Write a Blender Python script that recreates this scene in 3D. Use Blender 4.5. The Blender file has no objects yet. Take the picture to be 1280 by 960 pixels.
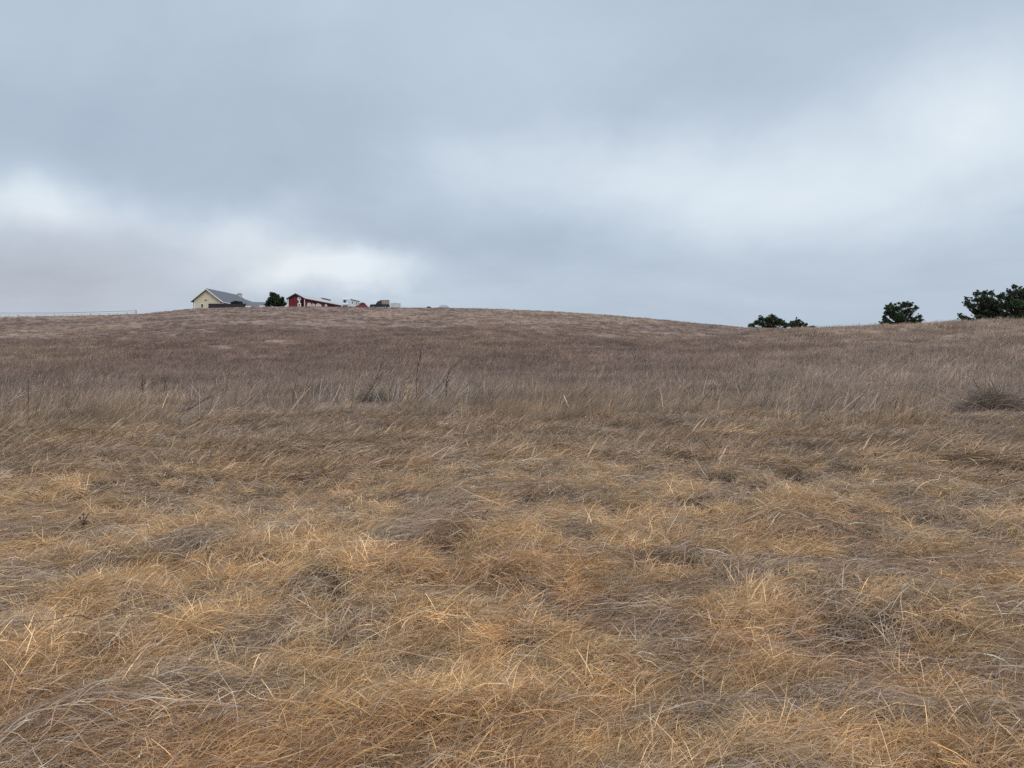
import bpy, bmesh, math, random
import numpy as np
from mathutils import Vector, Matrix
random.seed(7); rng = np.random.default_rng(7)
S = bpy.context.scene; C = S.collection
PI = math.pi; R = math.radians

# ------------------------------------------------------------------ camera
F = 961.0; EYE = 1.6; HOR = 440.0            # focal length, eye height and eye-level row in the 1280 x 960 frame
cam = bpy.data.cameras.new('camera'); co = bpy.data.objects.new('camera', cam); C.objects.link(co)
cam.sensor_width = 36; cam.lens = 36*F/1280; cam.clip_start = .05; cam.clip_end = 9000
pitch = math.atan((480-HOR)/F)
co.location = (0, 0, EYE); co.rotation_euler = (PI/2-pitch, 0, 0); S.camera = co
def ray(px, py):
    v = np.array([(px-640)/F, 1.0, -(py-480)/F]); c, s = math.cos(-pitch), math.sin(-pitch)
    return np.array([v[0], v[1]*c-v[2]*s, v[1]*s+v[2]*c])
def at(px, py, Y):
    d = ray(px, py); return Vector((d[0]*Y/d[1], Y, EYE+d[2]*Y/d[1]))

# ------------------------------------------------------------------ noise
_L = [np.random.default_rng(100+i).random((256, 256)) for i in range(40)]
def vn(x, y, k):
    x = np.asarray(x, float); y = np.asarray(y, float); L = _L[k % 40]
    xi = np.floor(x).astype(int); yi = np.floor(y).astype(int); fx = x-xi; fy = y-yi
    fx = fx*fx*fx*(fx*(fx*6-15)+10); fy = fy*fy*fy*(fy*(fy*6-15)+10)
    g = lambda a, b: L[(xi+a) & 255, (yi+b) & 255]
    return (g(0,0)*(1-fx)+g(1,0)*fx)*(1-fy)+(g(0,1)*(1-fx)+g(1,1)*fx)*fy
def fbm(x, y, s, k, o=3):
    t = 0; a = 1; n = 0; x = np.asarray(x, float)/s+k*7.3; y = np.asarray(y, float)/s-k*3.1
    for i in range(o):
        t = t+a*vn(x, y, k+i); n += a; a *= .5
        x, y = (x*1.6-y*1.2)+13.7, (x*1.2+y*1.6)+5.1
    return t/n
def sst(a, b, x):
    t = np.clip((np.asarray(x, float)-a)/(b-a), 0, 1); return t*t*(3-2*t)
def lerp(a, b, t): return a+(b-a)*t

# ------------------------------------------------------------------ terrain
sky_px = np.array([-900,-400,-200,0,100,172,215,245,300,350,430,500,560,620,700,760,820,880,930,1000,1100,1300,1900])
sky_py = np.array([412,404,400,396.5,395,393,389,386,384.5,383.5,384,385,385.5,386.5,390,394,399,405,409.2,411,413,414,416])
rid_px = np.array([-900,560,640,720,800,900,1000,1045,1100,1150,1200,1250,1300,1500,2200])
rid_py = np.array([500,500,482,462,442,424,412.8,410.8,408,407,405.3,403.8,403,401,398])
def hgt(px, py, r):
    u = (px-640)/F; v = (HOR-py)/F; return EYE+r*v/np.sqrt(1+u*u)
def terr(x, y, fine=True):
    x = np.asarray(x, float); y = np.asarray(y, float); r = np.hypot(x, y)
    front = sst(.0, .3, y/np.maximum(r, .01))
    u = np.clip(x/np.maximum(y, .3*r+.01), -1.6, 1.6); px = 640+F*u
    Rf = np.interp(px, [0,600,900,1100], [187,187,178,170]); Rr = np.interp(px, [600,1000,1300], [75,100,92])
    Hf = hgt(px, np.interp(px, sky_px, sky_py), Rf); Hr = hgt(px, np.interp(px, rid_px, rid_py), Rr)
    base = -.35*sst(8, 32, r)
    t = np.clip((r-33)/(Rf-33), 0, 1.0)
    rise = np.interp(px, [160,250,600,720], [-.03,.035,.035,-.03])
    back = r-Rf
    far_ = base+(Hf-base)*t**1.3+np.where(back > 0, rise*np.minimum(back, 75)-.03*np.clip(back-75, 0, 400), 0)
    t2 = np.clip((r-26)/(Rr-26), 0, 1)
    rid = base+(Hr-base)*t2**1.25-np.clip(r-Rr, 0, 300)*.045
    k = .5; h = np.clip(.5+.5*(rid-far_)/k, 0, 1); z = far_*(1-h)+rid*h+k*h*(1-h)
    z = z*front
    am = sst(33, 80, r)*(1-sst(125, 165, r))
    z = z+am*((fbm(x, y, 26, 3)-.5)*1.2)
    z = z+(fbm(x, y, 5.5, 5)-.5)*.26*(1-sst(60, 150, r))+(fbm(x, y, 1.5, 7, 2)-.5)*.19*(1-sst(14, 40, r))+(fbm(x, y, .45, 13, 2)-.5)*.20*(1-sst(10, 26, r))
    if fine:
        hol = fbm(x, y, .26, 9, 2); nr = 1-sst(14, 28, r)
        z = z-nr*(sst(.55, .72, hol)*.17+.03*fbm(x, y, .13, 11, 2))
    return z
def T(x, y): return float(terr(np.array([x]), np.array([y]))[0])

def zone(x, y):
    r = np.hypot(x, y); px = 640+F*x/np.maximum(y, .3*r+.01)
    warm = .95*sst(.40, .66, fbm(x, y, .34, 12, 3))+.25*sst(.3, .7, fbm(x, y, 2.6, 15, 3))+.06
    mid = sst(3.5, 13, r); warm = warm*(1-.80*mid)
    spot = sst(.60, .72, fbm(x, y*.8, 1.6, 30, 2)); warm = warm+.30*spot*(r < 40)
    hill = sst(24, 44, r+6*(fbm(x, y, 12, 18)-.5)); w2 = sst(.42, .68, fbm(x, y*.7, 22, 20, 4))
    patch = fbm(x, y, 9, 23, 4)
    right = sst(820, 1080, px)*(1-sst(110, 135, r))
    grey = np.array([.365, .268, .198]); gold = np.array([.60, .395, .21]); brn = np.array([.30, .165, .085])
    w = np.clip(warm, 0, 1)[:, None]; c = lerp(grey, gold, w)
    bb = (sst(.52, .7, fbm(x, y, .8, 26, 3))*.7*(1-.5*mid))[:, None]; c = lerp(c, brn*1.25, bb)*(1-.17*sst(4.5, 14, r))[:, None]*(.80+.40*fbm(x, y, .5, 19, 3))[:, None]
    hc = lerp(np.array([.278, .196, .158]), np.array([.325, .234, .178]), w2[:, None])
    hc = hc*(.60+.52*patch+.28*fbm(x*.6, y, 8, 2, 4))[:, None]
    hc = lerp(hc, np.array([.37, .275, .213])*(.5+.6*patch+.4*fbm(x*.6, y, 5, 4, 4))[:, None], (right*.8)[:, None])
    belt = (sst(19, 25, r)*(1-sst(36, 60, r)))[:, None]
    c = lerp(c, hc, hill[:, None]); c = lerp(c, np.array([.35, .268, .220])*(.55+.9*fbm(x, y, 4, 27, 3))[:, None], belt*.45)
    return c
def flow(x, y):
    return R(22)+R(175)*(fbm(x, y, 2.6, 33, 2)-.5)+R(90)*(fbm(x, y, .8, 36, 2)-.5)

# ------------------------------------------------------------------ materials
def nt(m): m.use_nodes = True; return m.node_tree
def mat(name, col, rough=.8, spec=.25, var=.12, scale=6, metal=0, bump=0, transm=0):
    m = bpy.data.materials.new(name); t = nt(m); b = t.nodes['Principled BSDF']
    b.inputs['Roughness'].default_value = rough; b.inputs['Specular IOR Level'].default_value = spec
    b.inputs['Metallic'].default_value = metal
    tc = t.nodes.new('ShaderNodeTexCoord'); n = t.nodes.new('ShaderNodeTexNoise')
    n.inputs['Scale'].default_value = scale; n.inputs['Detail'].default_value = 6
    t.links.new(tc.outputs['Object'], n.inputs['Vector'])
    r = t.nodes.new('ShaderNodeValToRGB'); r.color_ramp.elements[0].position = .3; r.color_ramp.elements[1].position = .7
    c = np.array(col); r.color_ramp.elements[0].color = (*(c*(1-var)), 1); r.color_ramp.elements[1].color = (*np.clip(c*(1+var), 0, 1), 1)
    t.links.new(n.outputs['Fac'], r.inputs['Fac']); t.links.new(r.outputs['Color'], b.inputs['Base Color'])
    if bump:
        bp = t.nodes.new('ShaderNodeBump'); bp.inputs['Strength'].default_value = bump
        t.links.new(n.outputs['Fac'], bp.inputs['Height']); t.links.new(bp.outputs['Normal'], b.inputs['Normal'])
    return m
def siding(name, col, axis, period, dark=.75):
    m = mat(name, col, .75, .2, .06, 3); t = m.node_tree; b = t.nodes['Principled BSDF']
    tc = t.nodes['Texture Coordinate']; w = t.nodes.new('ShaderNodeTexWave'); w.bands_direction = axis
    w.inputs['Scale'].default_value = .314/period*1.0; w.inputs['Distortion'].default_value = .15
    t.links.new(tc.outputs['Object'], w.inputs['Vector'])
    r = t.nodes.new('ShaderNodeMapRange'); r.inputs[1].default_value = 0; r.inputs[2].default_value = .12
    r.inputs[3].default_value = dark; r.inputs[4].default_value = 1
    t.links.new(w.outputs['Fac'], r.inputs[0])
    mx = t.nodes.new('ShaderNodeMix'); mx.data_type = 'RGBA'; mx.blend_type = 'MULTIPLY'; mx.inputs[0].default_value = 1
    src = b.inputs['Base Color'].links[0].from_socket
    t.links.new(src, mx.inputs[6]); t.links.new(r.outputs[0], mx.inputs[7]); t.links.new(mx.outputs[2], b.inputs['Base Color'])
    return m
def grass_mat(name, attr_inst=False):
    m = bpy.data.materials.new(name); t = nt(m); b = t.nodes['Principled BSDF']
    b.inputs['Roughness'].default_value = .62; b.inputs['Specular IOR Level'].default_value = .22
    a = t.nodes.new('ShaderNodeAttribute'); a.attribute_name = 'Col'; col = a.outputs['Color']
    if attr_inst:
        i = t.nodes.new('ShaderNodeAttribute'); i.attribute_type = 'INSTANCER'; i.attribute_name = 'tint'
        mx = t.nodes.new('ShaderNodeMix'); mx.data_type = 'RGBA'; mx.blend_type = 'MULTIPLY'; mx.inputs[0].default_value = 1
        t.links.new(col, mx.inputs[6]); t.links.new(i.outputs['Color'], mx.inputs[7]); col = mx.outputs[2]
    t.links.new(col, b.inputs['Base Color'])
    tr = t.nodes.new('ShaderNodeBsdfTranslucent'); t.links.new(col, tr.inputs['Color'])
    ms = t.nodes.new('ShaderNodeMixShader'); ms.inputs[0].default_value = .2
    t.links.new(b.outputs[0], ms.inputs[1]); t.links.new(tr.outputs[0], ms.inputs[2])
    t.links.new(ms.outputs[0], t.nodes['Material Output'].inputs['Surface'])
    return m
M = {}
M['strand'] = grass_mat('straw'); M['tuft'] = grass_mat('straw_tuft', True)
def ground_mat():
    m = bpy.data.materials.new('dry_ground'); t = nt(m); b = t.nodes['Principled BSDF']
    b.inputs['Roughness'].default_value = .95; b.inputs['Specular IOR Level'].default_value = .05
    a = t.nodes.new('ShaderNodeAttribute'); a.attribute_name = 'Col'
    tc = t.nodes.new('ShaderNodeTexCoord')
    col = a.outputs['Color']; hs = []
    for sc, lo, hi, st in ((14, .45, 1.25, 1.6), (1.3, .78, 1.2, 1.0), (90, .55, 1.35, 1)):
        n = t.nodes.new('ShaderNodeTexNoise'); n.inputs['Scale'].default_value = sc; n.inputs['Detail'].default_value = 5
        n.inputs['Roughness'].default_value = .7; n.inputs['Distortion'].default_value = st
        t.links.new(tc.outputs['Object'], n.inputs['Vector'])
        r = t.nodes.new('ShaderNodeMapRange'); r.inputs[1].default_value = .32; r.inputs[2].default_value = .68
        r.inputs[3].default_value = lo; r.inputs[4].default_value = hi; t.links.new(n.outputs['Fac'], r.inputs[0])
        mx = t.nodes.new('ShaderNodeMix'); mx.data_type = 'RGBA'; mx.blend_type = 'MULTIPLY'; mx.inputs[0].default_value = 1
        t.links.new(col, mx.inputs[6]); t.links.new(r.outputs[0], mx.inputs[7]); col = mx.outputs[2]; hs.append(n)
    t.links.new(col, b.inputs['Base Color'])
    bp = t.nodes.new('ShaderNodeBump'); bp.inputs['Strength'].default_value = .7; bp.inputs['Distance'].default_value = .06
    t.links.new(hs[0].outputs['Fac'], bp.inputs['Height']); t.links.new(bp.outputs['Normal'], b.inputs['Normal'])
    return m
M['ground'] = ground_mat()

# ------------------------------------------------------------------ mesh helpers
def tag(o, label=None, cat=None, group=None, kind=None):
    if label: o['label'] = label
    if cat: o['category'] = cat
    if group: o['group'] = group
    if kind: o['kind'] = kind
    return o
def np_mesh(name, V, Q, col=None, m=None, smooth=True):
    me = bpy.data.meshes.new(name); V = np.ascontiguousarray(V, np.float32); Q = np.ascontiguousarray(Q, np.int32)
    k = Q.shape[1]
    me.vertices.add(len(V)); me.vertices.foreach_set('co', V.ravel())
    me.loops.add(Q.size); me.loops.foreach_set('vertex_index', Q.ravel())
    me.polygons.add(len(Q)); me.polygons.foreach_set('loop_start', np.arange(len(Q), dtype=np.int32)*k)
    me.update(calc_edges=True)
    if smooth: me.polygons.foreach_set('use_smooth', np.ones(len(Q), bool))
    if col is not None:
        a = me.color_attributes.new('Col', 'FLOAT_COLOR', 'POINT')
        a.data.foreach_set('color', np.ascontiguousarray(np.c_[np.clip(col, 0, 1), np.ones(len(V))], np.float32).ravel())
    if m: me.materials.append(m)
    return me
def link(name, me, parent=None):
    o = bpy.data.objects.new(name, me); C.objects.link(o)
    if parent: o.parent = parent
    return o

# ribbons: P (n,k,3) centre lines, W (n,) widths, col (n,3) -> mesh arrays
def ribbons(P, W, col, rs, taper=.25, flat=.6):
    n, k, _ = P.shape
    D = np.gradient(P, axis=1); D /= np.linalg.norm(D, axis=2, keepdims=True)+1e-9
    side = rs.normal(size=(n, 1, 3)); side[..., 2] *= flat
    sd = np.cross(D, side); sd /= np.linalg.norm(sd, axis=2, keepdims=True)+1e-9
    tt = np.linspace(0, 1, k); prof = np.minimum(1, .55+tt*2)*(1-(1-taper)*tt**2)
    o = sd*(W[:, None]*prof[None]*.5)[..., None]
    V = np.stack([P-o, P+o], 2).reshape(-1, 3)
    b = (np.arange(n)[:, None]*k+np.arange(k-1)[None]).ravel()*2
    Q = np.c_[b, b+1, b+3, b+2]
    cc = np.repeat(col, k*2, 0)
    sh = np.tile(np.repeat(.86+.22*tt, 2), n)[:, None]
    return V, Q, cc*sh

# ------------------------------------------------------------------ ground sheet
def build_ground():
    rr = np.concatenate([np.geomspace(.4, 15, 230), np.geomspace(15, 320, 230)[1:], np.geomspace(320, 6000, 36)[1:]])
    aa = np.concatenate([np.radians(np.linspace(-50, 50, 520)), np.radians(np.linspace(50, 310, 90))[1:-1]])
    A, RR = np.meshgrid(aa, rr, indexing='ij'); X = RR*np.sin(A); Y = RR*np.cos(A)
    x, y = X.ravel(), Y.ravel(); z = terr(x, y); na, nr = X.shape
    V = np.c_[x, y, z]; V = np.vstack([V, [[0, 0, T(0, .01)]]])
    i = np.arange(na)[:, None]; j = np.arange(nr-1)[None]; i2 = (i+1) % na
    Q = np.stack([i*nr+j, i*nr+j+1, i2*nr+j+1, i2*nr+j], -1).reshape(-1, 4)[:, ::-1]
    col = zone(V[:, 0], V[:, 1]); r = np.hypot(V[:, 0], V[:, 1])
    col = col*(.42+.58*sst(20, 60, r))[:, None]  # near ground colour darkened, painting shade into the gaps between blades
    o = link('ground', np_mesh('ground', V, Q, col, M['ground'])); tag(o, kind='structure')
    bm = bmesh.new(); bm.from_mesh(o.data)
    bm.verts.ensure_lookup_table(); c = bm.verts[len(V)-1]
    for q in range(na): bm.faces.new((bm.verts[q*nr], bm.verts[((q+1) % na)*nr], c))
    bmesh.ops.recalc_face_normals(bm, faces=bm.faces); bm.to_mesh(o.data); bm.free()
build_ground()

# ------------------------------------------------------------------ matted strands that follow the lie of the grass
def palette(c, n, rs, pale=.07, dark=.12):
    v = rs.lognormal(0, .24, n)[:, None]; c = c*v
    h = rs.random(n)
    gr = np.array([.40, .325, .28]); pl = np.array([.68, .54, .38]); dk = np.array([.13, .08, .045]); og = np.array([.62, .35, .15])
    c = np.where((h < .22)[:, None], lerp(c, gr*v, .75), c)
    c = np.where((h > 1-pale)[:, None], pl*v, c)
    c = np.where(((h > .22) & (h < .22+dark))[:, None], lerp(c, dk, .7), c)
    c = np.where(((h > .5) & (h < .60))[:, None], lerp(c, og*v, .55), c)
    return np.clip(c, 0, .9)
def strands(n, r0, r1, seed, Lm, loft, wk, k=8, half=46):
    rs = np.random.default_rng(seed)
    az = np.radians(rs.uniform(-half, half, n)); r = np.exp(rs.uniform(math.log(r0), math.log(r1), n))
    x, y = r*np.sin(az), r*np.cos(az)
    keep = rs.random(n) < 1-.82*sst(.56, .68, fbm(x, y, .26, 9, 2))*(r < 16)
    x, y, r = x[keep], y[keep], r[keep]; n = len(x)
    Ln = Lm*rs.lognormal(0, .4, n)*(.75+.7*fbm(x, y, 1.7, 28, 2)); ds = Ln/(k-1)
    a0 = rs.normal(0, R(40), n); a0 = np.where(rs.random(n) < .30, rs.uniform(-PI, PI, n), a0); cur = rs.normal(0, .25, n); kk = rs.integers(1, k, n); ka = rs.normal(0, .7, n)*(rs.random(n) < .5)
    P = np.zeros((n, k, 3)); px, py = x.copy(), y.copy()
    z0 = rs.random(n)**1.6*loft; arch = rs.random(n)*Ln*.10; rise = np.abs(rs.normal(0, .10, n))*Ln*(rs.random(n) < .4)
    for i in range(k):
        t = i/(k-1); P[:, i, 0] = px; P[:, i, 1] = py
        zz = terr(px, py, False)-.015; P[:, i, 2] = zz+z0+arch*math.sin(PI*t)+rise*t*t*1.8
        a = .5*flow(px, py)+.5*flow(x, y)+a0+cur*(t-.3)+ka*(i >= kk)
        px = px+np.cos(a)*ds; py = py+np.sin(a)*ds
    P += rs.normal(0, .004, P.shape)
    col = palette(zone(x, y), n, rs); W = wk*(.0022+.00042*r)*rs.lognormal(0, .35, n)
    return ribbons(P, W, col, rs)
def merge(parts):
    V = []; Q = []; K = []; o = 0
    for v, q, c in parts: V.append(v); Q.append(q+o); K.append(c); o += len(v)
    return np.vstack(V), np.vstack(Q), np.vstack(K)

# upright or leaning stems and short tufts placed one by one in the foreground
def stems(x, y, rs, L, lean, leansd, wid, k=6, droop=.5, c=None, yaw=None, pale=.06, root=0):
    n = len(x); P = np.zeros((n, k, 3)); r = np.hypot(x, y)
    a = (flow(x, y)*.5+R(5) if yaw is None else yaw)+rs.normal(0, R(58), n)
    th = np.clip(rs.normal(lean, leansd, n), 0, R(88)); cx = cx0 = x.copy(); cy = y.copy(); cz = terr(x, y, False)-.02+root
    ds = L/(k-1)
    for i in range(k):
        P[:, i, 0] = cx; P[:, i, 1] = cy; P[:, i, 2] = cz
        cx = cx+np.sin(th)*np.cos(a)*ds; cy = cy+np.sin(th)*np.sin(a)*ds; cz = cz+np.cos(th)*ds
        th = th+droop*rs.random(n)*.5
        a = a+rs.normal(0, .1, n)
    col = palette(zone(x, y) if c is None else c, n, rs, pale=pale)
    return ribbons(P, wid*(.6+.1*r)*rs.lognormal(0, .3, n), col, rs)
def scatter(n, r0, r1, rs, field=None, half=46):
    az = np.radians(rs.uniform(-half, half, n)); r = np.exp(rs.uniform(math.log(r0), math.log(r1), n))
    x, y = r*np.sin(az), r*np.cos(az)
    if field is not None:
        kp = rs.random(n) < field(x, y); x, y = x[kp], y[kp]
    return x, y
parts = []
parts.append(strands(330000, 1.6, 24, 1, .105, .085, .76, k=5))
parts.append(strands(170000, 6, 28, 3, .13, .10, .62, k=4))
parts.append(strands(24000, 1.6, 18, 2, .36, .12, .60, k=8))
o = link('matted_grass', np_mesh('matted_grass', *merge(parts), M['strand'])); tag(o, 'dry straw-coloured grass lying matted over the near field', 'grass', kind='stuff')
parts = []
rs = np.random.default_rng(5)
x, y = scatter(110000, 1.6, 26, rs, lambda x, y: .15+.85*sst(.45, .62, fbm(x, y, 1.1, 2, 2)))        # short curled straw
parts.append(stems(x, y, rs, .085*rs.lognormal(0, .45, len(x)), R(58), R(26), .0026, k=5, droop=1.6, yaw=rs.uniform(-PI, PI, len(x)), pale=.14, root=rs.random(len(x))*.06))
x, y = scatter(38000, 1.8, 26, rs, lambda x, y: .22+.6*sst(.48, .64, fbm(x, y, .8, 4, 2)))        # leaning tufts
parts.append(stems(x, y, rs, .16*rs.lognormal(0, .4, len(x)), R(68), R(14), .0021, k=6, droop=.55))
x, y = scatter(2600, 2.6, 26, rs, lambda x, y: .05+.95*sst(.5, .62, fbm(x, y, 2.1, 6, 2)))          # thin taller stems
parts.append(stems(x, y, rs, .40*rs.lognormal(0, .4, len(x)), R(54), R(18), .0016, k=7, droop=.3, pale=.2))
x, y = scatter(500, 2.4, 9, rs)                                                                    # broad bleached blades
parts.append(stems(x, y, rs, .16*rs.lognormal(0, .35, len(x)), R(72), R(14), .0038, k=7, droop=.5, c=np.tile([.74, .62, .47], (len(x), 1)), root=.07))
x, y = scatter(700, 19, 34, rs, lambda x, y: .15+.85*sst(.5, .6, fbm(x, y, 4, 29, 2)))             # stalks above the belt
parts.append(stems(x, y, rs, .85*rs.lognormal(0, .25, len(x)), R(32), R(14), .0060, k=6, droop=.12, c=np.where(rs.random((len(x), 1)) < .5, [[.50, .43, .36]], [[.15, .11, .085]])*np.ones((len(x), 3)), pale=0, yaw=rs.normal(.1, .5, len(x))))
x, y = rs.normal(-3.2, 2.4, 300), rs.normal(25.5, 1.3, 300)
parts.append(stems(x, y, rs, .95*rs.lognormal(0, .25, len(x)), R(30), R(15), .0066, k=6, droop=.12, c=np.where(rs.random((len(x), 1)) < .55, [[.46, .40, .34]], [[.11, .085, .07]])*np.ones((len(x), 3)), pale=0, yaw=rs.normal(.1, .4, len(x))))
o = link('standing_grass', np_mesh('standing_grass', *merge(parts), M['strand'])); tag(o, 'thin dry stems and tufts standing out of the matted grass', 'grass', kind='stuff')

# ------------------------------------------------------------------ instanced patches for the middle distance and the hill
def patch(seed, n, size, L, lean, leansd, wid, droop=.6, k=5, lay=0):
    rs = np.random.default_rng(seed); x = rs.uniform(-size, size, n); y = rs.uniform(-size, size, n)
    P = np.zeros((n, k, 3)); a = rs.normal(0, R(45), n); a = np.where(rs.random(n) < .25, rs.uniform(-PI, PI, n), a)
    th = np.clip(rs.normal(lean, leansd, n), 0, R(92)); Ln = L*rs.lognormal(0, .35, n); cx, cy, cz = x.copy(), y.copy(), rs.random(n)*lay-.03
    for i in range(k):
        P[:, i] = np.c_[cx, cy, cz]; d = Ln/(k-1)
        cx = cx+np.sin(th)*np.cos(a)*d; cy = cy+np.sin(th)*np.sin(a)*d; cz = cz+np.cos(th)*d; th = th+droop*rs.random(n)*.5
    v = rs.lognormal(0, .28, n)[:, None]; h = rs.random(n)[:, None]
    col = np.where(h < .3, [[.95, 1.0, 1.06]], np.where(h < .55, [[1.1, .98, .8]], [[1., 1., 1.]]))*v*.62
    V, Q, K = ribbons(P, wid*rs.lognormal(0, .3, n), col, rs)
    me = np_mesh('grass_patch', V, Q, K, M['tuft']); return bpy.data.objects.new('grass_patch', me)
def gn_object(name, label, x, y, yaw, sc, idx, tint, sources, sink=0.0):
    z = terr(x, y, False)+sink; me = bpy.data.meshes.new(name); n = len(x)
    me.vertices.add(n); me.vertices.foreach_set('co', np.ascontiguousarray(np.c_[x, y, z], np.float32).ravel())
    e = .6; gx = (terr(x+e, y, False)-z+sink)/e; gy = (terr(x, y+e, False)-z+sink)/e
    c, s = np.cos(yaw), np.sin(yaw)
    rot = np.c_[gy*c-gx*s, -(gx*c+gy*s), yaw]
    def add(nm, typ, key, arr): a = me.attributes.new(nm, typ, 'POINT'); a.data.foreach_set(key, np.ascontiguousarray(arr).ravel())
    add('rot', 'FLOAT_VECTOR', 'vector', rot.astype(np.float32)); add('sc', 'FLOAT', 'value', sc.astype(np.float32))
    add('idx', 'INT', 'value', idx.astype(np.int32)); add('tint', 'FLOAT_COLOR', 'color', np.c_[tint, np.ones(n)].astype(np.float32))
    o = link(name, me); tag(o, label, 'grass', kind='stuff')
    col = bpy.data.collections.new(name+' sources')
    for q in sources: col.objects.link(q)
    g = bpy.data.node_groups.new(name, 'GeometryNodeTree')
    g.interface.new_socket('Geometry', in_out='INPUT', socket_type='NodeSocketGeometry'); g.interface.new_socket('Geometry', in_out='OUTPUT', socket_type='NodeSocketGeometry')
    N = g.nodes.new; gi = N('NodeGroupInput'); go = N('NodeGroupOutput'); ip = N('GeometryNodeInstanceOnPoints'); ci = N('GeometryNodeCollectionInfo')
    ci.inputs['Collection'].default_value = col; ci.inputs['Separate Children'].default_value = True; ci.inputs['Reset Children'].default_value = True
    def na(nm, typ):
        q = N('GeometryNodeInputNamedAttribute'); q.data_type = typ; q.inputs['Name'].default_value = nm
        return [s for s in q.outputs if s.enabled and s.name == 'Attribute'][0]
    ip.inputs['Pick Instance'].default_value = True; Lk = g.links.new
    Lk(gi.outputs[0], ip.inputs['Points']); Lk(ci.outputs[0], ip.inputs['Instance']); Lk(na('idx', 'INT'), ip.inputs['Instance Index'])
    Lk(na('rot', 'FLOAT_VECTOR'), ip.inputs['Rotation']); Lk(na('sc', 'FLOAT'), ip.inputs['Scale']); Lk(ip.outputs[0], go.inputs[0])
    md = o.modifiers.new('grass', 'NODES'); md.node_group = g
    return o
def ring(n, r0, r1, rs, p=1.0, half=48):      # p: 0 = log-uniform, 1 = even per metre
    u = rs.random(n); r = np.exp(math.log(r0)+u*math.log(r1/r0)) if p == 0 else np.sqrt(r0*r0+u*(r1*r1-r0*r0)) if p == 2 else r0+u*(r1-r0)
    a = np.radians(rs.uniform(-half, half, n)); return r*np.sin(a), r*np.cos(a)
rs = np.random.default_rng(11)
def vary(x, y, sd): return zone(x, y)/.62*rs.lognormal(0, sd, (len(x), 1))*np.where(rs.random((len(x), 1)) < .18, .6, 1)
# small bundles of straw close by
x, y = ring(26000, 1.7, 22, rs, 0)
kp = rs.random(len(x)) < (sst(.42, .60, fbm(x, y, .34, 12, 3))*.75+.10)*(1-.7*sst(7, 14, np.hypot(x, y))); x, y = x[kp], y[kp]
src = [patch(100+i, 110, .075, .09, R(66), R(20), .0022, droop=.7, lay=.06) for i in range(8)]
tn = lerp(zone(x, y), np.array([.64, .43, .22]), rs.random((len(x), 1))*.6)/.62*rs.lognormal(0, .22, (len(x), 1))
gn_object('straw_tufts', 'small bundles of pale orange straw scattered over the near field', x, y, flow(x, y)+rs.normal(0, 1.0, len(x)), rs.uniform(.6, 1.5, len(x)), rs.integers(0, 8, len(x)), tn, src)
# tufted cover of the middle field
x, y = ring(26000, 10, 38, rs, 1)
kp = rs.random(len(x)) < .25+.75*sst(.38, .58, fbm(x, y, .9, 31, 2)); x, y = x[kp], y[kp]
src = [patch(200+i, 190, .27, .16, R(72), R(16), .0060, droop=.4, lay=.07) for i in range(8)]
gn_object('meadow_grass', 'tufted dry grass of the middle field below the hill', x, y, flow(x, y)*.8+rs.normal(0, .7, len(x)), rs.uniform(.55, 1.45, len(x)), rs.integers(0, 8, len(x)), vary(x, y, .22), src)
# upright belt of taller grey grass
x, y = ring(15000, 17, 62, rs, 1)
rr_ = np.hypot(x, y); bl = sst(17, 29, rr_+16*(fbm(x, y, 5, 38, 4)-.5))*(1-.6*sst(36, 60, rr_))*(.05+.95*sst(.44, .60, fbm(x, y, 2.0, 1, 3)))
kp = rs.random(len(x)) < bl
for qx, qy, qw in ((13.1, 21, 1.3), (-4.7, 26, .8)): kp &= ~((np.abs(x-qx*np.hypot(x, y)/math.hypot(qx, qy)) < qw*.8) & (np.hypot(x, y) < math.hypot(qx, qy)+.6) & (np.hypot(x, y) > 16))
x, y = x[kp], y[kp]; x = np.r_[x, rs.normal(-2.0, 2.6, 260)]; y = np.r_[y, rs.normal(27, .8, 260)]
src = [patch(300+i, 80, .30, .40, R(26), R(18), .0062, droop=.4) for i in range(8)]
gn_object('tall_grass', 'belt of taller grey dry grass along the foot of the hill', x, y, rs.normal(.1, .5, len(x)), rs.uniform(.35, 1.25, len(x))*(.6+.8*fbm(x, y, 5, 24)), rs.integers(0, 8, len(x)), vary(x, y, .22)*1.05, src)
# hill cover
x, y = ring(70000, 28, 205, rs, 1, 42)
kp = rs.random(len(x)) < .3+.7*sst(.38, .56, fbm(x, y, 2.2, 34, 2)); x, y = x[kp], y[kp]
src = [patch(400+i, 110, .62, .27, R(38), R(24), .017, droop=.6, k=4) for i in range(8)]
gn_object('hill_grass', 'short purplish brown dry grass covering the hill', x, y, rs.normal(.1, .8, len(x)), rs.uniform(.5, 1.35, len(x))*(.8+.5*fbm(x, y, 7, 8))*(1-.5*sst(80, 130, np.hypot(x, y))), rs.integers(0, 8, len(x)), vary(x, y, .2), src)

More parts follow.
